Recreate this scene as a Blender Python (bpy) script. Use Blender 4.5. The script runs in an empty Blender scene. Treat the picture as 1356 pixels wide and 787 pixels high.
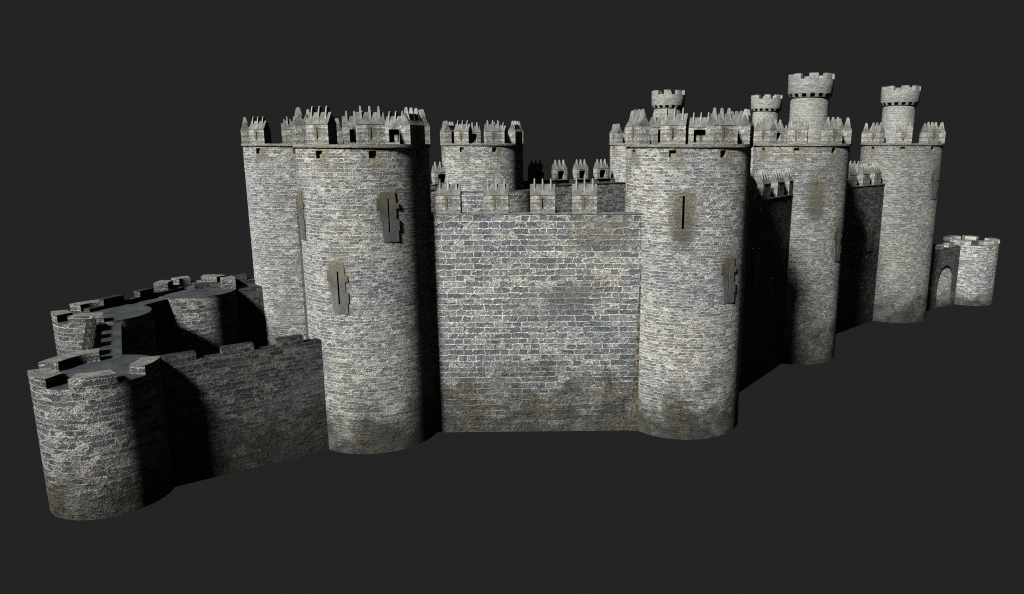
import bpy, math, random
from math import sin, cos, radians, pi
from mathutils import Vector, Matrix
S = 20.0                      # metres in one tower height
random.seed(7)
scn = bpy.context.scene
col = scn.collection

# ------------------------------------------------------------------ helpers
class MB:
    """collects faces with uvs and builds one mesh object"""
    def __init__(self):
        self.v = []; self.f = []; self.uv = []; self.m = []
    def face(self, pts, uv=None, mat=0):
        b = len(self.v)
        pts = [Vector(p) for p in pts]
        self.v += [tuple(p) for p in pts]
        self.f.append(list(range(b, b + len(pts))))
        if uv is None:
            n = (pts[1] - pts[0]).cross(pts[2] - pts[0])
            if n.length > 1e-12: n.normalize()
            if abs(n.z) > .75:
                uv = [(p.x, p.y) for p in pts]
            else:
                h = Vector((-n.y, n.x, 0)); h.normalize()
                uv = [(p.dot(h), p.z) for p in pts]
        self.uv += list(uv)
        self.m.append(mat)
    def box(self, x0, x1, y0, y1, z0, z1, T=None, mat=0, skip=''):
        c = [Vector((x, y, z)) for z in (z0, z1) for y in (y0, y1) for x in (x0, x1)]
        if T: c = [T @ p for p in c]
        q = {'b': (0, 2, 3, 1), 't': (4, 5, 7, 6), 'f': (0, 1, 5, 4), 'k': (2, 6, 7, 3), 'l': (0, 4, 6, 2), 'r': (1, 3, 7, 5)}
        for k, ix in q.items():
            if k not in skip: self.face([c[i] for i in ix], mat=mat)
    def build(self, name, mats, parent=None, smooth=None, loc=(0, 0, 0), rz=0):
        me = bpy.data.meshes.new(name)
        me.from_pydata(self.v, [], self.f)
        l = me.uv_layers.new(name='UVMap')
        for i, u in enumerate(self.uv): l.data[i].uv = u
        for m in (mats if isinstance(mats, (list, tuple)) else [mats]): me.materials.append(m)
        for p, m in zip(me.polygons, self.m): p.material_index = m
        import bmesh
        bm = bmesh.new(); bm.from_mesh(me)
        bmesh.ops.remove_doubles(bm, verts=bm.verts, dist=2e-4)
        bm.to_mesh(me); bm.free()
        if smooth:
            me.shade_smooth()
            me.set_sharp_from_angle(angle=radians(smooth))
        o = bpy.data.objects.new(name, me); col.objects.link(o)
        o.parent = parent; o.location = loc; o.rotation_euler = (0, 0, rz)
        return o

def thing(name, label, cat, loc=(0, 0, 0), rz=0, group=None):
    o = bpy.data.objects.new(name, None); col.objects.link(o)
    o.empty_display_size = .5
    o.location = loc; o.rotation_euler = (0, 0, rz)
    o['label'] = label; o['category'] = cat; o['kind'] = 'thing'
    if group: o['group'] = group
    return o

def copy_tree(o, parent, loc=None, rz=None):
    c = o.copy(); col.objects.link(c); c.parent = parent
    if loc is not None: c.location = loc
    if rz is not None: c.rotation_euler = (0, 0, rz)
    for ch in list(o.children): copy_tree(ch, c)
    return c

def pol(R, az, z=0):           # azimuth in degrees from -Y towards +X
    a = radians(az); return Vector((R * sin(a), -R * cos(a), z))

# ------------------------------------------------------------------ materials
def nt(name):
    m = bpy.data.materials.new(name); m.use_nodes = True
    t = m.node_tree; t.nodes.clear()
    out = t.nodes.new('ShaderNodeOutputMaterial')
    p = t.nodes.new('ShaderNodeBsdfPrincipled')
    t.links.new(p.outputs[0], out.inputs[0])
    p.inputs['Roughness'].default_value = .92
    p.inputs['Specular IOR Level'].default_value = .12
    return m, t, p

class G:
    def __init__(self, t): self.t = t
    def put(self, sock, v):
        if hasattr(v, 'is_output') or isinstance(v, bpy.types.NodeSocket): self.t.links.new(v, sock)
        elif v is not None: sock.default_value = v
    def math(self, op, a, b=None, c=None, clamp=False):
        n = self.t.nodes.new('ShaderNodeMath'); n.operation = op; n.use_clamp = clamp
        self.put(n.inputs[0], a)
        if b is not None: self.put(n.inputs[1], b)
        if c is not None: self.put(n.inputs[2], c)
        return n.outputs[0]
    def vmath(self, op, a, b=None):
        n = self.t.nodes.new('ShaderNodeVectorMath'); n.operation = op
        self.put(n.inputs[0], a)
        if b is not None: self.put(n.inputs[1], b)
        return n.outputs[0]
    def xyz(self, x, y, z=0.0):
        n = self.t.nodes.new('ShaderNodeCombineXYZ')
        self.put(n.inputs[0], x); self.put(n.inputs[1], y); self.put(n.inputs[2], z)
        return n.outputs[0]
    def sep(self, v):
        n = self.t.nodes.new('ShaderNodeSeparateXYZ'); self.put(n.inputs[0], v); return n.outputs
    def noise(self, v, scale, detail=2, rough=.5, col=False, dim='3D', w=None):
        n = self.t.nodes.new('ShaderNodeTexNoise'); n.noise_dimensions = dim
        if dim == '1D': self.put(n.inputs['W'], w)
        else: self.put(n.inputs['Vector'], v)
        n.inputs['Scale'].default_value = scale; n.inputs['Detail'].default_value = detail
        n.inputs['Roughness'].default_value = rough
        return n.outputs['Color' if col else 'Fac']
    def ramp(self, f, stops, interp='LINEAR'):
        n = self.t.nodes.new('ShaderNodeValToRGB'); self.put(n.inputs[0], f)
        e = n.color_ramp.elements; n.color_ramp.interpolation = interp
        while len(e) < len(stops): e.new(.5)
        for el, (p, c) in zip(e, stops):
            el.position = p; el.color = (c, c, c, 1) if isinstance(c, (int, float)) else (*c, 1)
        return n.outputs[0]
    def mix(self, f, a, b, mode='MIX'):
        n = self.t.nodes.new('ShaderNodeMix'); n.data_type = 'RGBA'; n.blend_type = mode
        self.put(n.inputs[0], f)
        for s, v in ((n.inputs[6], a), (n.inputs[7], b)):
            self.put(s, (*v, 1) if isinstance(v, tuple) and len(v) == 3 else v)
        return n.outputs[2]
    def sstep(self, x, a, b):
        n = self.t.nodes.new('ShaderNodeMapRange'); n.interpolation_type = 'SMOOTHSTEP'
        self.put(n.inputs[0], x); n.inputs[1].default_value = a; n.inputs[2].default_value = b
        return n.outputs[0]
    def brick(self, v, w, h, mortar, off=.5):
        n = self.t.nodes.new('ShaderNodeTexBrick'); self.put(n.inputs['Vector'], v)
        n.offset = off; n.inputs['Color1'].default_value = (0, 0, 0, 1); n.inputs['Color2'].default_value = (1, 1, 1, 1)
        n.inputs['Mortar'].default_value = (.5, .5, .5, 1)
        n.inputs['Scale'].default_value = 1; n.inputs['Mortar Size'].default_value = mortar
        n.inputs['Mortar Smooth'].default_value = .6
        n.inputs['Brick Width'].default_value = w; n.inputs['Row Height'].default_value = h
        return n.outputs['Color'], n.outputs['Fac']

def masonry(name, row=.2, wid=.5, light=1.0, holes=False, stains=(), base=2.6, patch=.5, bump=1.0, tone=(1, 1, 1), soft=0, neat=1.0):
    """coursed rubble: blue-grey stones, pale lime mortar, crumbly pale patches, brown damp stains"""
    m, t, P = nt(name); g = G(t)
    uvn = t.nodes.new('ShaderNodeUVMap'); uvn.uv_map = 'UVMap'
    u, v, _ = g.sep(uvn.outputs[0])
    oi = t.nodes.new('ShaderNodeObjectInfo')
    ox, oy, _ = g.sep(oi.outputs['Location'])
    off = g.math('MULTIPLY_ADD', ox, 1.37, g.math('MULTIPLY', oy, .71))
    uu = g.math('ADD', u, off)
    # slightly irregular course heights and wavy beds
    w1 = g.noise(None, 1 / (row * 2.6), 1, .5, dim='1D', w=v)
    v1 = g.math('MULTIPLY_ADD', g.math('SUBTRACT', w1, .5), row * .75 * neat, v)
    base_uv = g.xyz(uu, v1, 0)
    wav = g.noise(g.xyz(uu, v1, 3.1), .9, 2)
    wav2 = g.noise(g.xyz(uu, g.math('MULTIPLY', v1, 1.5), 9.1), 1 / row * 1.1, 2)
    v2 = g.math('ADD', v1, g.math('MULTIPLY_ADD', g.math('SUBTRACT', wav, .5), row * .5, g.math('MULTIPLY', g.math('SUBTRACT', wav2, .5), row * .36 * neat)))
    u2 = g.math('MULTIPLY_ADD', g.math('SUBTRACT', g.noise(g.xyz(uu, g.math('MULTIPLY', v1, 2.), 17.), 1 / row * .8, 2), .5), wid * .75 * neat, uu)
    cuv = g.xyz(u2, v2, 0)
    c1, f1 = g.brick(cuv, wid * 1.3, row, row * .115)
    c2, f2 = g.brick(g.xyz(g.math('ADD', u2, wid * .37), v2, 0), wid * .66, row, row * .115, .37)
    sel = g.sstep(g.noise(g.xyz(g.math('MULTIPLY', uu, .7), g.math('MULTIPLY', v1, 1.8), 5.), 1.1 / wid, 1), .47, .53)
    rnd = g.mix(sel, c1, c2); mor = g.mix(sel, f1, f2)
    rv = g.math('MULTIPLY', rnd, 1.0)
    fine = g.noise(g.xyz(g.math('MULTIPLY', uu, .75), v1, 1.), 2.4 / row, 3, .8)
    grit = g.noise(g.xyz(g.math('MULTIPLY', uu, .85), v1, 7.), 4.6 / row, 2, .8)
    mid = g.noise(g.xyz(g.math('MULTIPLY', uu, .5), v1, 30.), 1.25 / row, 3, .7)
    big = g.noise(base_uv, .22, 3, .55)
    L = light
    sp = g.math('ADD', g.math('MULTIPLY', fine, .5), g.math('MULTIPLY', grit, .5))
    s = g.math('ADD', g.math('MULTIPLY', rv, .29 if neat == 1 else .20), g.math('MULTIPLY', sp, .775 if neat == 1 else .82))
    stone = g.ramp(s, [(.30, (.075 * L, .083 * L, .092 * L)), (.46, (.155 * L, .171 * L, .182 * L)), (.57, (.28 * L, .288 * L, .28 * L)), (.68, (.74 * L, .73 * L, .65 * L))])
    mm = g.math('MULTIPLY', g.sstep(mor, .15, .8), g.sstep(g.noise(base_uv, .8 / row, 2), .28 - (1 - neat) * .16, .48 - (1 - neat) * .1), clamp=True)
    mcol = g.ramp(grit, [(.38, (.36 * L, .36 * L, .33 * L)), (.54, (.88 * L, .87 * L, .79 * L))])
    # crumbly pale rubble replacing some of the sound stones
    pk = g.math('MULTIPLY_ADD', g.math('SUBTRACT', rv, .5), .16, mid)
    pm = g.sstep(pk, .63 - .2 * patch, .70 - .2 * patch)
    rub = g.ramp(sp, [(.42, (.09 * L, .098 * L, .10 * L)), (.505, (.27 * L, .28 * L, .265 * L)), (.585, (.84 * L, .83 * L, .73 * L))])
    c = g.mix(g.math('MULTIPLY', pm, .75), stone, rub)
    c = g.mix(g.math('MULTIPLY', mm, .9), c, mcol)
    if soft: c = g.mix(soft, c, (.34 * L, .345 * L, .32 * L))
    # broad weathering, slightly warm and cool zones
    c = g.mix(.8, c, g.ramp(big, [(.3, (.78, .82, .88)), (.5, (1, 1, 1)), (.7, (1.16, 1.12, 1.02))]), 'MULTIPLY')
    # damp, lichen-brown foot
    nb = g.noise(g.xyz(uu, v, 70.), .5, 5, .72)
    hh = g.math('MULTIPLY_ADD', g.math('SUBTRACT', nb, .5), base * 3.4, v)
    fm = g.math('SUBTRACT', 1., g.sstep(hh, base * .1, base * 1.7))
    brown = g.mix(g.sstep(g.noise(g.xyz(uu, v, 81.), 1.6, 4, .7), .42, .6), (.56, .53, .42), (.33, .35, .36))
    foot = g.mix(.72, c, g.ramp(sp, [(.40, .10), (.60, .36)]))
    foot = g.mix(1., foot, brown, 'MULTIPLY')
    foot = g.mix(1., foot, (.66, .65, .62), 'MULTIPLY')
    if base > 0: c = g.mix(fm, c, foot)
    bl = g.math('MULTIPLY', g.sstep(g.noise(g.xyz(uu, v, 90.), .33, 3, .6), .56, .70), g.math('SUBTRACT', 1., g.sstep(v, .25 * S, .5 * S)))
    if base > 0: c = g.mix(g.math('MULTIPLY', bl, .6), c, g.mix(fine, (.09, .10, .115), (.24, .25, .26)))
    stain = (.125 * L, .115 * L, .08 * L)
    wob = g.math('MULTIPLY', g.math('SUBTRACT', g.noise(g.xyz(uu, v, 60.), 1.3, 3, .6), .5), 1.6)
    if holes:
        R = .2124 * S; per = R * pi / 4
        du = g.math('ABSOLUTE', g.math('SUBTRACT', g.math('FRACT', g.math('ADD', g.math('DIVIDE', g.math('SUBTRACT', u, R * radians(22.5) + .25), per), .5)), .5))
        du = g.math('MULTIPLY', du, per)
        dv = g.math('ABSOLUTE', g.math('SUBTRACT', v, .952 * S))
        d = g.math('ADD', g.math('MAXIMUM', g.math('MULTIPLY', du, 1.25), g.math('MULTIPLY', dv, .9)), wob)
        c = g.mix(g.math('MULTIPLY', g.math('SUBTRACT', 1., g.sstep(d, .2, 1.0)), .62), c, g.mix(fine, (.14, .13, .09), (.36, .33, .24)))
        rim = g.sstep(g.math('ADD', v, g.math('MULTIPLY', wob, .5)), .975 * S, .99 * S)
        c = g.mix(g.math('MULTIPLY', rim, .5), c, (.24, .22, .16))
    for (su, sv, ru, rv_, k, *gy) in stains:      # soft brown-grey washes round the loopholes
        a = g.math('DIVIDE', g.math('ABSOLUTE', g.math('SUBTRACT', u, su)), ru)
        b = g.math('DIVIDE', g.math('ABSOLUTE', g.math('SUBTRACT', v, sv)), rv_)
        d = g.math('ADD', g.math('POWER', g.math('ADD', g.math('POWER', a, 3.), g.math('POWER', b, 3.)), .333), g.math('MULTIPLY', wob, .45))
        low = g.sstep(g.math('SUBTRACT', v, sv), -rv_, rv_)
        if gy: low = 0.0
        sc = g.mix(low, g.mix(fine, (.07, .075, .075), (.16, .16, .15)), g.mix(fine, (.13, .12, .08), (.26, .235, .16)))
        c = g.mix(g.math('MULTIPLY', g.math('SUBTRACT', 1., g.sstep(d, .45, 1.25)), k), c, sc)
    if tone != (1, 1, 1): c = g.mix(1., c, tone, 'MULTIPLY')
    t.links.new(c, P.inputs['Base Color'])
    # relief
    h = g.math('ADD', g.math('MULTIPLY', rv, .35), g.math('MULTIPLY', fine, .75))
    h = g.math('ADD', h, g.math('MULTIPLY', grit, .6))
    lump = g.noise(g.xyz(uu, v1, 12.), .9 / max(row, .2), 2, .6)
    h = g.math('ADD', h, g.math('MULTIPLY', lump, .55))
    h = g.math('ADD', h, g.math('MULTIPLY', mm, .35))
    h = g.math('ADD', h, g.math('MULTIPLY', pm, .2))
    b = t.nodes.new('ShaderNodeBump'); b.inputs['Strength'].default_value = 1.0
    b.inputs['Distance'].default_value = .13 * bump * (row / .22) ** .5
    t.links.new(h, b.inputs['Height']); t.links.new(b.outputs[0], P.inputs['Normal'])
    return m

def smooth_stone(name, dark, lite, scale=.8, stretch=(1, 1), bump=.03, blot=None):
    """dressed stone seen as smooth, blotchy surface"""
    m, t, P = nt(name); g = G(t)
    tc = t.nodes.new('ShaderNodeTexCoord')
    x, y, z = g.sep(tc.outputs['Object'])
    oi = t.nodes.new('ShaderNodeObjectInfo')
    ox, oy, _ = g.sep(oi.outputs['Location'])
    p = g.xyz(g.math('MULTIPLY_ADD', x, stretch[0], g.math('MULTIPLY', ox, 3.1)), g.math('MULTIPLY_ADD', y, stretch[0], g.math('MULTIPLY', oy, 2.3)), g.math('MULTIPLY', z, stretch[1]))
    n1 = g.noise(p, scale, 4, .6); n2 = g.noise(p, scale * 7, 3, .6)
    f = g.math('ADD', g.math('MULTIPLY', n1, .65), g.math('MULTIPLY', n2, .35))
    c = g.ramp(f, [(.34, dark), (.64, lite)])
    if blot: c = g.mix(g.sstep(g.noise(p, scale * 1.9, 4, .65), .5, .64), c, blot)
    t.links.new(c, P.inputs['Base Color'])
    b = t.nodes.new('ShaderNodeBump'); b.inputs['Strength'].default_value = .8; b.inputs['Distance'].default_value = bump
    t.links.new(g.math('ADD', n2, g.math('MULTIPLY', n1, .5)), b.inputs['Height']); t.links.new(b.outputs[0], P.inputs['Normal'])
    return m

def merlon_stone():
    """pale block courses with an olive-brown damp wash round the central loop"""
    m, t, P = nt('merlon_masonry'); g = G(t)
    tc = t.nodes.new('ShaderNodeTexCoord'); x, y, z = g.sep(tc.outputs['Object'])
    uvn = t.nodes.new('ShaderNodeUVMap'); uvn.uv_map = 'UVMap'
    u, v, _ = g.sep(uvn.outputs[0])
    wob = g.noise(g.xyz(x, y, z), 2.2, 3, .6)
    w2 = g.noise(g.xyz(u, v, 2.), 3.2, 3, .6)
    cuv = g.xyz(g.math('MULTIPLY_ADD', wob, .5, u), g.math('MULTIPLY_ADD', w2, .22, g.math('MULTIPLY_ADD', wob, .2, v)), 0)
    c1, f1 = g.brick(cuv, .62, .23, .03)
    fine = g.noise(g.xyz(u, g.math('MULTIPLY', v, 1.4), y), 5.5, 4, .75)
    s = g.math('ADD', g.math('MULTIPLY', c1, .22), g.math('MULTIPLY', fine, .85))
    c = g.ramp(s, [(.38, (.14, .15, .15)), (.52, (.24, .24, .22)), (.70, (.50, .49, .43))])
    c = g.mix(g.math('MULTIPLY', f1, .45), c, (.50, .49, .44))
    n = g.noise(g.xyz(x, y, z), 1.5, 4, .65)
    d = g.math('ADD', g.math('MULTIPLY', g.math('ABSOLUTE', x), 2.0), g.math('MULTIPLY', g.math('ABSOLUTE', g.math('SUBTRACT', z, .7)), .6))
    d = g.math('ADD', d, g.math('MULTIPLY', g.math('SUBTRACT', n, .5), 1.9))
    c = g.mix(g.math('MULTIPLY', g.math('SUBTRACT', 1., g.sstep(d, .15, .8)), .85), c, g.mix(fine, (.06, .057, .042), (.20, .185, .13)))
    # eaves shadow-free, slightly grey weathered upper blocks
    c = g.mix(g.math('MULTIPLY', g.sstep(g.math('ADD', z, g.math('MULTIPLY', n, .5)), 1.15, 1.6), .6), c, (.27, .275, .27))
    t.links.new(c, P.inputs['Base Color'])
    h = g.math('ADD', g.math('MULTIPLY', f1, .4), fine)
    b = t.nodes.new('ShaderNodeBump'); b.inputs['Strength'].default_value = .8; b.inputs['Distance'].default_value = .16
    t.links.new(h, b.inputs['Height']); t.links.new(b.outputs[0], P.inputs['Normal'])
    return m

M_merlon = merlon_stone()
M_cap = smooth_stone('weathered_grey_coping', (.075, .08, .077), (.25, .255, .24), 1.9, bump=.10, blot=(.12, .115, .09))
M_finial = smooth_stone('pale_finial_stone', (.17, .17, .16), (.34, .33, .30), 1.5, bump=.02)
def panel_stone():
    m, t, P = nt('dressed_loophole_stone'); g = G(t)
    tc = t.nodes.new('ShaderNodeTexCoord'); x, y, z = g.sep(tc.outputs['Object'])
    n1 = g.noise(g.xyz(x, y, g.math('MULTIPLY', z, .55)), 1.2, 4, .6); n2 = g.noise(g.xyz(x, y, z), 7., 3, .65)
    f = g.math('ADD', g.math('MULTIPLY', n1, .6), g.math('MULTIPLY', n2, .4))
    hd = g.sstep(g.math('MULTIPLY_ADD', n1, 1.6, z), .1, 1.9)
    lo = g.ramp(f, [(.36, (.05, .052, .053)), (.62, (.13, .133, .135))])
    hi = g.ramp(f, [(.36, (.075, .07, .05)), (.62, (.165, .155, .115))])
    t.links.new(g.mix(hd, lo, hi), P.inputs['Base Color'])
    b = t.nodes.new('ShaderNodeBump'); b.inputs['Strength'].default_value = .7; b.inputs['Distance'].default_value = .04
    t.links.new(f, b.inputs['Height']); t.links.new(b.outputs[0], P.inputs['Normal'])
    return m
M_panel = panel_stone()
M_floor = smooth_stone('blue_grey_flagstones', (.022, .026, .029), (.065, .071, .074), .9, bump=.03)
M_pocket = smooth_stone('olive_hole_lining', (.15, .14, .085), (.27, .25, .16), 1.5, bump=.02)
M_dark = smooth_stone('unlit_shaft_stone', (.02, .02, .02), (.035, .035, .03), 1.5, bump=.02)  # near-black colour paints the shade inside the turret head recesses
M_wall = masonry('front_wall_masonry', row=.40, wid=.95, light=.93, base=4.4, patch=.12, bump=1.1, neat=.55, stains=((14.3, 13.9, 2.4, 1.4, .6), (12.2, 9.5, 1.8, 1.3, .62, 1), (13.9, 10.6, 1.5, .8, .35, 1), (9.3, 9.0, 1.4, 1.0, .3, 1)))
M_side = masonry('side_wall_shaded_masonry', row=.27, wid=.62, light=.38, base=2.6, patch=.35, bump=2.4)  # albedo cut: grazing-light dimness of the side walls is in the colour
M_far = masonry('far_wall_shaded_masonry', row=.3, wid=.7, light=.62, base=2.6, patch=.35, bump=1.6)  # shaded copy of the masonry, weaker light on this face painted in
M_low = masonry('low_wall_shaded_masonry', row=.25, wid=.6, light=.41, base=2.8, patch=.3, bump=3.4)  # darker stone colour stands in for slanting light on the low walls
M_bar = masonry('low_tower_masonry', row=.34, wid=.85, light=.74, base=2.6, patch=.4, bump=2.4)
M_tur = masonry('turret_masonry', row=.2, wid=.42, light=.88, base=0, patch=1.0, bump=.5, soft=.45)
M_gate = masonry('gate_masonry', row=.22, wid=.5, light=1.0, base=1.4, patch=.5, bump=.9)

# ------------------------------------------------------------------ round drum with pockets
def drum(mb, prof, nseg=64, holes=(), a0=-180, a1=180, mat=0, pm=1, uR=None):
    """prof: [(z, R)...]; holes: (az, width_m, z0, z1, depth)"""
    R = prof[0][1]; uR = uR or R
    full = abs(a1 - a0 - 360) < 1e-6
    A = [a0 + (a1 - a0) * i / nseg for i in range(nseg + 1)]
    Z = [p[0] for p in prof]
    H = []
    for (az, w, z0, z1, d) in holes:
        h = math.degrees(w / 2 / R)
        H.append((az - h, az + h, z0, z1, d)); Z += [z0, z1]
    for (l, r, *_) in H:
        A = [a for a in A if not (l - .4 < a < r + .4) or a in (a0, a1)] + [l, r]
    A = sorted(set(A)); Z = sorted(set(round(z, 5) for z in Z))
    def rad(z):
        for (za, ra), (zb, rb) in zip(prof, prof[1:]):
            if za - 1e-6 <= z <= zb + 1e-6: return ra + (rb - ra) * (z - za) / (zb - za)
        return prof[-1][1]
    for i in range(len(A) - 1):
        am = (A[i] + A[i + 1]) / 2
        for j in range(len(Z) - 1):
            zm = (Z[j] + Z[j + 1]) / 2
            if any(l < am < r and z0 < zm < z1 for (l, r, z0, z1, d) in H): continue
            q = [(A[i], Z[j]), (A[i + 1], Z[j]), (A[i + 1], Z[j + 1]), (A[i], Z[j + 1])]
            mb.face([pol(rad(z), a, z) for a, z in q], [(radians(a) * uR, z) for a, z in q], mat)
    for (l, r, z0, z1, d) in H:
        o = [pol(rad(z), a, z) for a, z in ((l, z0), (r, z0), (r, z1), (l, z1))]
        c = pol(1, (l + r) / 2)
        n = [p - c * d for p in o]
        mb.face(n, mat=pm)
        for k in range(4):
            mb.face([o[k], o[(k + 1) % 4], n[(k + 1) % 4], n[k]], mat=pm)

def disc(mb, R, z, nseg=64, up=True, mat=0):
    pts = [pol(R, 360 * i / nseg, z) for i in range(nseg)]
    if not up: pts.reverse()
    mb.face(pts, [(p.x, p.y) for p in pts], mat)

def arc_block(mb, R0, R1, a0, a1, z0, z1, n=8, mat=0, bottom=False):
    """part of a ring wall between two azimuths"""
    A = [a0 + (a1 - a0) * i / n for i in range(n + 1)]
    for p, q in zip(A, A[1:]):
        mb.face([pol(R1, p, z0), pol(R1, q, z0), pol(R1, q, z1), pol(R1, p, z1)], [(radians(a) * R1, z) for a, z in ((p, z0), (q, z0), (q, z1), (p, z1))], mat)
        mb.face([pol(R0, q, z0), pol(R0, p, z0), pol(R0, p, z1), pol(R0, q, z1)], None, mat)
        mb.face([pol(R1, p, z1), pol(R1, q, z1), pol(R0, q, z1), pol(R0, p, z1)], None, 1 if mat == 0 else mat)
        if bottom: mb.face([pol(R1, q, z0), pol(R1, p, z0), pol(R0, p, z0), pol(R0, q, z0)], None, mat)
    for a, fl in ((a0, 1), (a1, 0)):
        q = [pol(R0, a, z0), pol(R1, a, z0), pol(R1, a, z1), pol(R0, a, z1)]
        if not fl: q.reverse()
        mb.face(q, None, mat)

# ------------------------------------------------------------------ gabled merlon (front is -Y)
MW, MT = .0815 * S, .040 * S
HE, HR = .060 * S, .0945 * S
def make_merlon():
    w, t = MW / 2, MT / 2
    mb = MB()
    sw, s0, s1 = .035, .28, .98          # slit
    rw, r0, r1 = .43, .10, 1.0           # recess on the inner side
    dp = .5                              # recess depth
    def sheet(y, xs, zs, hole, flip, u=0):
        for i in range(len(xs) - 1):
            for j in range(len(zs) - 1):
                if hole(i, j): continue
                q = [(xs[i], y, zs[j]), (xs[i + 1], y, zs[j]), (xs[i + 1], y, zs[j + 1]), (xs[i], y, zs[j + 1])]
                if flip: q.reverse()
                mb.face(q)
    sheet(-t, [-w, -sw, sw, w], [0, s0, s1, HE], lambda i, j: i == 1 and j == 1, False)
    sheet(t, [-w, -rw, rw, w], [0, r0, r1, HE], lambda i, j: i == 1 and j == 1, True)
    yb = t - dp
    sheet(yb, [-rw, -sw, sw, rw], [r0, s0, s1, r1], lambda i, j: i == 1 and j == 1, True)
    def tube(x0, x1, z0, z1, ya, yb_):
        c = [(x0, z0), (x1, z0), (x1, z1), (x0, z1)]
        for k in range(4):
            a, b = c[k], c[(k + 1) % 4]
            mb.face([(a[0], ya, a[1]), (a[0], yb_, a[1]), (b[0], yb_, b[1]), (b[0], ya, b[1])])
    tube(-rw, rw, r0, r1, yb, t)
    tube(-sw, sw, s0, s1, -t, yb)
    for s in (-1, 1):
        q = [(s * w, -t, 0), (s * w, t, 0), (s * w, t, HE), (s * w, 0, HR - .08), (s * w, -t, HE)]
        if s < 0: q.reverse()
        mb.face(q)
    mb.face([(-w, -t, 0), (-w, t, 0), (w, t, 0), (w, -t, 0)])
    o = mb.build('merlon', M_merlon)
    cp = MB(); ov = .025; wo = w + .012; th = .09
    a, b = (-t - ov, HE - .03), (t + ov, HE - .03)
    top = (0, HR); ain, bin_, tin = (-t + .02, HE - .05), (t - .02, HE - .05), (0, HR - th)
    for s in (-1, 1):
        q = [(s * wo, a[0], a[1]), (s * wo, b[0], b[1]), (s * wo, 0, HR)]
        if s < 0: q.reverse()
        cp.face(q)
    cp.face([(-wo, a[0], a[1]), (wo, a[0], a[1]), (wo, 0, HR), (-wo, 0, HR)])
    cp.face([(wo, b[0], b[1]), (-wo, b[0], b[1]), (-wo, 0, HR), (wo, 0, HR)])
    cp.face([(-wo, b[0], b[1]), (wo, b[0], b[1]), (wo, a[0], a[1]), (-wo, a[0], a[1])])
    cp.build('coping', M_cap, o)
    fm = MB()
    lv = [(HR - .42, .055, .26), (HR + .02, .05, .16), (HR + .26, .04, .11), (HR + .33, .034, .085), (HR + .36, .012, .03)]
    for (z0, x0, y0), (z1, x1, y1) in zip(lv, lv[1:]):
        A = [(-x0, -y0, z0), (x0, -y0, z0), (x0, y0, z0), (-x0, y0, z0)]
        B = [(-x1, -y1, z1), (x1, -y1, z1), (x1, y1, z1), (-x1, y1, z1)]
        for k in range(4): fm.face([A[k], A[(k + 1) % 4], B[(k + 1) % 4], B[k]])
    fm.face(B)
    f = fm.build('finial', M_finial, o)
    f.location = (-.54, 0, 0)
    for x in (0, .54):
        c = f.copy(); col.objects.link(c); c.parent = o; c.location = (x, 0, 0)
    return o
proto = make_merlon()
used = [False]
def place_merlon(parent, loc, az):
    """az: the way its outer face looks"""
    if not used[0]:
        used[0] = True; proto.parent = parent; proto.location = loc; proto.rotation_euler = (0, 0, radians(az)); return proto
    return copy_tree(proto, parent, loc, radians(az))

# ------------------------------------------------------------------ loophole panel (front is -Y, origin at its centre)
def panel_mesh(h=.155 * S, w=.066 * S, slit=.105 * S, thick=.18):
    mb = MB(); n = 9
    L = [-.40, -.56, -.56, -.44, -.44, -.38, -.34, -.34, -.30]
    Rr = [.34, .36, .50, .36, .36, .50, .50, .44, .44]
    zs = [h / 2 - h * i / n for i in range(n + 1)]
    s0, s1 = -slit / 2 + .1, slit / 2 + .1; sw = .055
    cuts = sorted(set([round(z, 4) for z in zs] + [round(s0, 4), round(s1, 4)]))
    for a, b in zip(cuts, cuts[1:]):
        zm = (a + b) / 2; i = min(n - 1, int((h / 2 - zm) / h * n))
        lean = .0
        x0, x1 = L[i] * w + lean, Rr[i] * w + lean
        if s0 < zm < s1:
            mb.box(x0, -sw, 0, thick, a, b); mb.box(sw, x1, 0, thick, a, b)
        else: mb.box(x0, x1, 0, thick, a, b)
    return mb
pm_proto = [None]
def add_panel(parent, C, az, z):
    """C: point on the surface; az: facing"""
    if pm_proto[0] is None:
        o = panel_mesh().build('loophole', M_panel, parent); pm_proto[0] = o
    else:
        o = pm_proto[0].copy(); col.objects.link(o); o.parent = parent
    o.location = (C[0], C[1], z); o.rotation_euler = (0, 0, radians(az))
    return o

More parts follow.
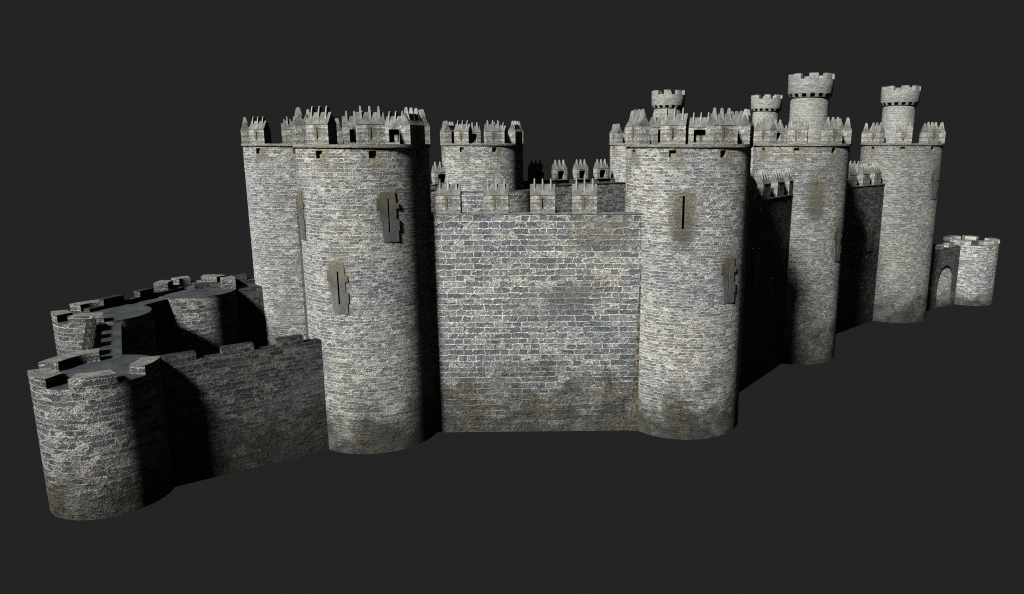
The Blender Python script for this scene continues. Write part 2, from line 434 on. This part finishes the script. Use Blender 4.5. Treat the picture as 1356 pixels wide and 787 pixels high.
# ------------------------------------------------------------------ the eight great towers
R0 = .2124 * S; HT = .994 * S
UP, LO = (.772, .098), (.549, .098)     # centre height, slit height (tower heights)
def tower(x, y, label, slits, turret=None, light=1.22, merl=range(8), soft=.08):
    T = thing('round_tower', label, 'tower', (x * S, y * S, 0), group='great round towers of the castle')
    holes = []; st = []
    for k in range(8):
        holes.append((22.5 + 45 * k - (360 if 22.5 + 45 * k > 180 else 0), .46, .9515 * S, .975 * S, .27))
    for az, lv, flush in slits:
        zc = lv[0] * S + .1; hl = lv[1] * S / 2 + .1
        if flush == 2: zc += .85; hl = .16
        holes.append((az, .15, zc - hl, zc + hl, .7))
        st.append((radians(az) * R0, lv[0] * S - (.3 if flush else -.5), (.95 if flush else .9) , (2.2 if flush else 2.0), .92 if flush else .6))
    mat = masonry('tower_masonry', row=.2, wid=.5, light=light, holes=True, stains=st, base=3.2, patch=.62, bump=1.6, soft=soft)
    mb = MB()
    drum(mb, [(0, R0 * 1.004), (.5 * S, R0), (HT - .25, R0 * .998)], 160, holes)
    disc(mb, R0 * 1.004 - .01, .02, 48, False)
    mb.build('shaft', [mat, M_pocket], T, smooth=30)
    rm = MB()
    drum(rm, [(HT - .25, R0 * .9985), (HT - .2, R0 + .10), (HT - .04, R0 + .10)], 160)
    arc_block(rm, R0 - .9, R0 + .1, -180, 180, HT - .04, HT, 48)
    drum(rm, [(HT - 1.0, R0 - .9), (HT - .04, R0 - .9)], 48)
    rm.build('rim', [mat, M_cap], T, smooth=30)
    fl = MB(); disc(fl, R0 - .5, HT - .6, 48); fl.build('roof_deck', M_floor, T)
    for k in merl:
        az = 22.5 + 45 * k
        place_merlon(T, pol(R0 - MT / 2 + .02, az, HT), az)
    for az, lv, flush in slits:
        if not flush: add_panel(T, pol(R0 + .03, az), az, lv[0] * S)
    if turret:
        tx, ty = turret[0] * S, turret[1] * S
        sR, hR = .0845 * S, .0985 * S
        zc0, zc1, zt0, zt1 = .194 * S + S, .216 * S + S, .276 * S + S, .3005 * S + S
        tm = MB()
        drum(tm, [(HT - .6, sR), (zc0, sR)], 96)
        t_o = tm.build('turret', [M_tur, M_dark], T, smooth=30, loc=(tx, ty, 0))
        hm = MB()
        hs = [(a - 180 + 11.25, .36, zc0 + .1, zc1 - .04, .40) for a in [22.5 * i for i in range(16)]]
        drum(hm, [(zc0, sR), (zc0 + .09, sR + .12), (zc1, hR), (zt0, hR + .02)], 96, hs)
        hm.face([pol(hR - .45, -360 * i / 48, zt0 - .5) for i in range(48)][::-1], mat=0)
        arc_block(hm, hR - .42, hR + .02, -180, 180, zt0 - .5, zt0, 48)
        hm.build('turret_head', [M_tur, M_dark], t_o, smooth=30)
        for k in range(8):
            c = 33.75 + 45 * k
            bm_ = MB(); arc_block(bm_, hR - .42, hR + .025, -11.5, 11.5, zt0 - .01, zt1, 5)
            if k == 0: tk = bm_.build('turret_merlon', [M_tur, M_cap], t_o, smooth=30, rz=radians(c))
            else:
                cc = tk.copy(); col.objects.link(cc); cc.parent = t_o; cc.rotation_euler = (0, 0, radians(c))
    return T

tower(-.668, 2.437, 'near great round tower at the left end of the front wall, two dark loophole panels', ((-12.2, LO, False), (33.2, UP, False), (-56.3, UP, False)))
tower(.418, 2.556, 'near great round tower at the right end of the front wall, slit in brown stain', ((-11.5, UP, True), (35, LO, False)))
tower(1.078, 3.415, 'great round tower right of the front wall, carrying the tallest-looking turret', ((4.2, UP, 2), (42.5, LO, False)), turret=(.035, .03), light=.95, soft=.2)
tower(1.895, 4.204, 'rightmost great round tower with a turret, next to the arched gateway', ((34.5, UP, False),), turret=(-.042, -.02), light=.92, soft=.25)
tower(-1.235, 3.36, 'leftmost great round tower, standing partly behind the front left tower', ())
tower(-.4425, 3.9, 'great round tower without turret seen in the gap above the front wall', ())
tower(.475, 4.5, 'great round tower mostly hidden behind the front right tower, small turret on top', (), turret=(.135, .02))
tower(1.36, 4.98, 'farthest great round tower, only its turret and top seen behind its neighbours', (), turret=(-.045, -.03))

# ------------------------------------------------------------------ straight walls
def frame(A, B, off=0):
    """matrix: x along A->B, -y outward (to the right-hand side seen from above going A->B), origin A"""
    A = Vector((A[0] * S, A[1] * S)); B = Vector((B[0] * S, B[1] * S)); d = (B - A).normalized()
    ang = math.atan2(d.y, d.x)
    return (A.x, A.y), ang, (B - A).length

def curtain(A, B, label, zt, thick, merl, mat, walk=None, par=.03, name='curtain_wall', group='tall curtain walls', slits=(), merl_step=0):
    """outer face on the line A-B (outside to the right of A->B is -y)"""
    (ax, ay), ang, L = frame(A, B)
    T = thing(name, label, 'wall', (ax, ay, 0), ang, group)
    walk = walk or zt - .03
    mb = MB(); z1 = zt * S; zw = walk * S; th = thick * S; pt = par * S
    mb.face([(0, 0, 0), (L, 0, 0), (L, 0, z1), (0, 0, z1)])
    mb.face([(L, th, 0), (0, th, 0), (0, th, zw), (L, th, zw)])
    mb.face([(0, th, 0), (0, 0, 0), (0, 0, z1), (0, pt, z1), (0, pt, zw), (0, th, zw)])
    mb.face([(L, 0, 0), (L, th, 0), (L, th, zw), (L, pt, zw), (L, pt, z1), (L, 0, z1)])
    mb.face([(L, pt, zw), (0, pt, zw), (0, pt, z1), (L, pt, z1)])
    mb.face([(0, 0, 0), (0, th, 0), (L, th, 0), (L, 0, 0)])
    mb.build('wall_body', mat, T)
    dk = MB(); dk.box(0, L, pt, th + .06, zw + .004, zw + .09); dk.build('wall_walk', M_floor, T)
    cp = MB(); cp.box(0, L, -.05, pt + .05, z1 + .003, z1 + .10); cp.build('coping', M_cap, T)
    for m in merl:
        place_merlon(T, Vector((m * S, MT / 2 + .0, z1 + .10)), 0)
    for (s, z) in slits:
        add_panel(T, (s * S, -.09), 0, z * S)
    return T

# front wall between the two nearest towers
A, B = (-.60, 2.4036), (.2525, 2.425)
d = .8223
ms = [(x - A[0]) / cos(math.atan2(B[1] - A[1], B[0] - A[0])) for x in (-.388, -.2275, -.0715, .0695)]
FW = curtain(A, B, 'tall flat front wall of big blue-grey blocks between the two nearest towers', .765, .11, [m * .985 + .0 for m in ms], M_wall)
ed = MB(); L_ = frame(A, B)[2]
zt_ = .60 * S
a3 = [(L_ - .58, -.03, .0), (L_ + .02, -.03, 0), (L_ + .02, -.03, zt_), (L_ - .04, -.03, zt_)]
b3 = [(x, .1, z) for x, y, z in a3]
ed.face(a3); ed.face(b3[::-1])
for i_ in range(4): ed.face([a3[(i_ + 1) % 4], a3[i_], b3[i_], b3[(i_ + 1) % 4]])
ed.build('corner_strip', masonry('brown_joint_masonry', row=.4, wid=.9, light=.42, base=3.0, patch=.2, bump=1., tone=(1.1, 1., .78)), FW)
# right flank
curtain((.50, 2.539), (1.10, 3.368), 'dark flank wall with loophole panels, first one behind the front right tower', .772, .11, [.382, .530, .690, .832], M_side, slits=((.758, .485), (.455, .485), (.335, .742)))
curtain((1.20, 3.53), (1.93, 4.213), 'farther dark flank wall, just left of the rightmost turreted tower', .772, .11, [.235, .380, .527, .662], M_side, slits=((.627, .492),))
# far (north) side: outer face looks away from the camera
def far_wall(A, B, label, merl, **k):
    return curtain(B, A, label, .785, .12, merl, M_far, walk=.765, par=.03, **k)
u = Vector((.917, .600)); u = u / u.length; nrm = Vector((-u.y, u.x))
Q6, Q7, Q5, Q8 = Vector((-.4425, 3.9)), Vector((.475, 4.5)), Vector((-1.235, 3.36)), Vector((1.36, 4.98))
o_ = nrm * .045
LN = (Q7 - Q6).length
farms = []
from math import tan
def cross_x(px, P, D):       # distance along P+s*D seen at picture column px
    k = (px - 750.4) / 963.0
    # X = k * depth, depth = Y cos - (Z-1) sin
    c, s = cos(.2098), sin(.2098)
    return (k * (P.y * c + .2 * s) - P.x) / (D.x - k * D.y * c)
for px in (710, 741, 769, 796):
    farms.append(LN - cross_x(px, Q6 + o_ * .5, u))
far_wall(Q6 + o_, Q7 + o_, 'far curtain wall seen over the front wall, its four merlons showing square recesses', farms)
u5 = (Q6 - Q5).normalized(); n5 = Vector((-u5.y, u5.x)); L5 = (Q6 - Q5).length
far_wall(Q5 + n5 * .045, Q6 + n5 * .045, 'short stretch of far curtain wall seen just right of the front left tower', [L5 - cross_x(584, Q5 + n5 * .02, u5), L5 - cross_x(584, Q5 + n5 * .02, u5) + .15])
u8 = (Q8 - Q7).normalized(); n8 = Vector((-u8.y, u8.x))
far_wall(Q7 + n8 * .045, Q8 + n8 * .045, 'far curtain wall between the two farthest towers, hidden by nearer towers', [.4, .54])
# end walls
Q4, Q1 = Vector((1.895, 4.204)), Vector((-.668, 2.437))
e = (Q8 - Q4).normalized(); ne = Vector((e.y, -e.x))
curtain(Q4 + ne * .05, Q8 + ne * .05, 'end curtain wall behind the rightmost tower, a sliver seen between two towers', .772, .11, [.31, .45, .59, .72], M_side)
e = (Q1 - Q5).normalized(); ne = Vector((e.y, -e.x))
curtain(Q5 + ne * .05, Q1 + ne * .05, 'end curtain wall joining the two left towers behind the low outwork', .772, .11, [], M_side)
# curved inner gorge at the foot of the tower seen through the gap
T = thing('curved_wall', 'curved wall wrapping the foot of the tower seen in the gap above the front wall', 'wall', (Q6.x * S, Q6.y * S, 0))
mb = MB(); arc_block(mb, R0 + .05, .30 * S, -75, 118, 0, .757 * S, 30)
mb.build('wall_body', [M_wall, M_floor], T, smooth=30)

# ------------------------------------------------------------------ low outworks
RB = .158 * S; ZF = .372 * S; ZM = .399 * S
def low_tower(x, y, label, merl, mat=None, zf=ZF, zm=ZM, R=RB, thick=.052, ring=None):
    T = thing('low_round_tower', label, 'tower', (x * S, y * S, 0), group='low round towers of the outworks')
    mb = MB(); drum(mb, [(0, R), (zf - .02, R)], 144); disc(mb, R - .01, .02, 40, False)
    mb.build('shaft', [mat or M_bar], T, smooth=30)
    fl = MB(); drum(fl, [(zf - .02, R + .012), (zf, R + .012)], 40); disc(fl, R + .012, zf, 40); fl.build('floor_slab', M_floor, T, smooth=30)
    if ring:
        b = MB(); arc_block(b, R - thick * S, R + .012, ring[0], ring[1], zf + .003, zf + .018 * S, 24); b.build('parapet', [mat or M_bar, M_cap], T, smooth=30)
        zf += .018 * S; zm += .016 * S
    for a0, a1 in merl:
        b = MB(); arc_block(b, R - thick * S, R + .014, a0, a1, zf + .003, zm, max(4, int((a1 - a0) / 7)))
        b.build('merlon', [mat or M_bar, M_cap], T, smooth=30)
    return T
NT = (-1.315, 1.955); B1 = (-1.735, 2.65); B2 = (-1.6, 3.08); ET = (2.565, 4.588)
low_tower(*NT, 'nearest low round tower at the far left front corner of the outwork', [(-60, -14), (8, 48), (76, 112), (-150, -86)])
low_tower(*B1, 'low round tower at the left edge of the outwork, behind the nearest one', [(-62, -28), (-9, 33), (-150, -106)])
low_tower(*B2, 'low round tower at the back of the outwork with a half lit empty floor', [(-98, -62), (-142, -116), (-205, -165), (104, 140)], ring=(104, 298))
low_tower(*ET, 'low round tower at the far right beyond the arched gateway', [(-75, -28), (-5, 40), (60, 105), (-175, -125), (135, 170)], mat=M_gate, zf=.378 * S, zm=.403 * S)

def low_wall(A, B, label, blocks, thick=.085, par=.028, walk=ZF, mat=None, top=ZM, ctop=None, extra=None, pw=None):
    (ax, ay), ang, L = frame(A, B)
    T = thing('outwork_wall', label, 'wall', (ax, ay, 0), ang, 'low walls of the outworks')
    mat = mat or M_low; ctop = ctop or walk + .012 * S
    th, pt = thick * S, par * S
    mb = MB()
    mb.face([(0, 0, 0), (L, 0, 0), (L, 0, ctop), (0, 0, ctop)])
    mb.face([(L, th, 0), (0, th, 0), (0, th, walk), (L, th, walk)])
    mb.face([(0, th, 0), (0, 0, 0), (0, 0, ctop), (0, pt, ctop), (0, pt, walk), (0, th, walk)])
    mb.face([(L, 0, 0), (L, th, 0), (L, th, walk), (L, pt, walk), (L, pt, ctop), (L, 0, ctop)])
    mb.face([(L, pt, walk), (0, pt, walk), (0, pt, ctop), (L, pt, ctop)])
    mb.face([(0, 0, ctop), (L, 0, ctop), (L, pt, ctop), (0, pt, ctop)])
    mb.face([(0, 0, 0), (0, th, 0), (L, th, 0), (L, 0, 0)])
    mb.build('wall_body', mat, T)
    dk = MB(); dk.face([(0, pt, walk + .005), (L, pt, walk + .005), (L, th, walk + .005), (0, th, walk + .005)]); dk.build('wall_walk', M_floor, T)
    for a, b in blocks:
        k = MB(); k.box(a * S, b * S, -.012, (pw or par) * S + .01, ctop + .003, top, skip='b'); 
        k.build('merlon', mat, T)
    return T
# near wall from nearest low tower to front left tower
d_ = Vector((.352, .258)).normalized()
A = Vector((-1.154, 1.997)) - d_ * .06; Bq = Vector((-.802, 2.255)) + d_ * .07
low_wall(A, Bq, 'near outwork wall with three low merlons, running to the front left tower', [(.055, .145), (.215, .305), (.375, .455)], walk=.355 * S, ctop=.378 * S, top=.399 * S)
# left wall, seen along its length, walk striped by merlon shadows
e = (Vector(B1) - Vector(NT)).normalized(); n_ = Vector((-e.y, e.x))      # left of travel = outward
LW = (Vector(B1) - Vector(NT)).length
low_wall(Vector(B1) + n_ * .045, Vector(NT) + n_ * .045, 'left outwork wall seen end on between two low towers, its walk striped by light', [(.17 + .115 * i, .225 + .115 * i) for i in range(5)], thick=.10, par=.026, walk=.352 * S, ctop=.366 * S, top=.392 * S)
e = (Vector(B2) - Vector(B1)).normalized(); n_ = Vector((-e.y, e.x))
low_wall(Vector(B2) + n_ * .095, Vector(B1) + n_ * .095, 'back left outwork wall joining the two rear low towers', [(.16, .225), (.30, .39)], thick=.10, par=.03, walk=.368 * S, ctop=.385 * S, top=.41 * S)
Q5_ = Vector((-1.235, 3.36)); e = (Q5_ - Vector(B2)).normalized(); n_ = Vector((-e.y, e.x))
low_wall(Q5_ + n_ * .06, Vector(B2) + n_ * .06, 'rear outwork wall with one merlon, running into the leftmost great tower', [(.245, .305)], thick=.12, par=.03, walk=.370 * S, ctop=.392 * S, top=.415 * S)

# ------------------------------------------------------------------ arched gateway wall
GA = Vector((2.13, 4.252)); GB = Vector((2.47, 4.498))
(ax, ay), ang, L = frame(GA, GB)
T = thing('gateway_wall', 'low wall pierced by a round-headed archway beside the rightmost great tower', 'wall', (ax, ay, 0), ang, 'low walls of the outworks')
gd = (GB - GA).normalized(); c_, s_ = cos(.2098), sin(.2098)
def along(px, z):
    k = (px - 750.4) / 963.0
    return (k * (GA.y * c_ - (z - 1) * s_) - GA.x) / (gd.x - k * gd.y * c_) * S
x0, x1 = along(1238.5, .05), along(1258, .05)
r = (x1 - x0) / 2; xm = (x0 + x1) / 2; spring = .16 * S; zt = .372 * S
arc = [(xm + r * cos(pi - pi * i / 14), spring + r * 1.15 * sin(pi * i / 14)) for i in range(15)]
gm = MB(); th = .085 * S
for y, fl in ((0, 0), (th, 1)):
    def F(q):
        q = [(p[0], y, p[1]) for p in q]
        if fl: q.reverse()
        gm.face(q)
    F([(0, 0), (x0, 0), (x0, zt), (0, zt)]); F([(x1, 0), (L, 0), (L, zt), (x1, zt)])
    F([(x0, 0), (x0, 0), (x0, 0)][:0] or [(x0, spring), arc[1], (arc[1][0], zt), (x0, zt)])
    for i in range(1, 14):
        p, q = arc[i], arc[i + 1]; F([p, q, (q[0], zt), (p[0], zt)])
out = [(x0, 0)] + arc + [(x1, 0)]
for p, q in zip(out, out[1:]):
    gm.face([(q[0], 0, q[1]), (p[0], 0, p[1]), (p[0], th, p[1]), (q[0], th, q[1])])
gm.face([(0, 0, zt), (L, 0, zt), (L, th, zt), (0, th, zt)])
gm.face([(0, th, 0), (0, 0, 0), (0, 0, zt), (0, th, zt)]); gm.face([(L, 0, 0), (L, th, 0), (L, th, zt), (L, 0, zt)])
gm.build('wall_body', masonry('gateway_shaded_masonry', row=.22, wid=.5, light=.36, base=1.2, patch=.4, bump=1.6), T)  # shade on the gateway face painted as a darker stone colour
for a, b in ((.10, .175), (.24, .31)):
    k = MB(); k.box(a * S, b * S, -.02, .03 * S, zt + .003, .399 * S, skip='b'); k.build('merlon', M_gate, T)
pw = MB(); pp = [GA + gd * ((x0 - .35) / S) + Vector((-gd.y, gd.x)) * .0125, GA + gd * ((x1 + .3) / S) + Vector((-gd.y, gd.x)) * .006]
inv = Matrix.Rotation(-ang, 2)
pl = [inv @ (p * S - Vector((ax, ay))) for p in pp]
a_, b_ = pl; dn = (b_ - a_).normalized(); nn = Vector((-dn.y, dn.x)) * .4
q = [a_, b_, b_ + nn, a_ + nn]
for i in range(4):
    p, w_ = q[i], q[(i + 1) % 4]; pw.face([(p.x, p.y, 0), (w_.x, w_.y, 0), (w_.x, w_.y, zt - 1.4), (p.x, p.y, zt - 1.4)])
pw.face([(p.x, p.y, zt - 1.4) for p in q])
pw.build('passage_wall', masonry('gate_passage_lit_masonry', row=.22, wid=.5, light=1.3, base=1.2, patch=.7, bump=.7), T)  # extra-pale colour imitates sunlight on the back of the arch

# ------------------------------------------------------------------ light, world, camera
w = bpy.data.worlds.new('World'); scn.world = w; w.use_nodes = True
w.node_tree.nodes['Background'].inputs[0].default_value = (.0174, .0174, .0174, 1)
w.node_tree.nodes['Background'].inputs[1].default_value = 1.0
sd = bpy.data.lights.new('sun', 'SUN'); sd.energy = 6.8; sd.angle = radians(7); sd.color = (1, .985, .955)
so = bpy.data.objects.new('sun', sd); col.objects.link(so)
az, el = radians(-33.5), radians(38)
ldir = Vector((sin(az) * cos(el), -cos(az) * cos(el), sin(el)))     # towards the light
so.rotation_euler = ldir.to_track_quat('Z', 'Y').to_euler(); so.location = ldir * 200

cd = bpy.data.cameras.new('camera'); co = bpy.data.objects.new('camera', cd); col.objects.link(co)
co.location = (0, 0, S); co.rotation_euler = (pi / 2 - .2098, 0, 0)
cd.sensor_width = 36; cd.lens = 963 / 1356 * 36; cd.shift_x = -72.4 / 1356; cd.shift_y = 0
cd.clip_start = .5; cd.clip_end = 2000
scn.camera = co
scn.view_settings.view_transform = 'Standard'; scn.view_settings.look = 'None'
scn.view_settings.exposure = 0; scn.view_settings.gamma = 1
scn.cycles.use_denoising = False; scn.cycles.filter_width = 1.1
scn.cycles.max_bounces = 2; scn.cycles.diffuse_bounces = 0
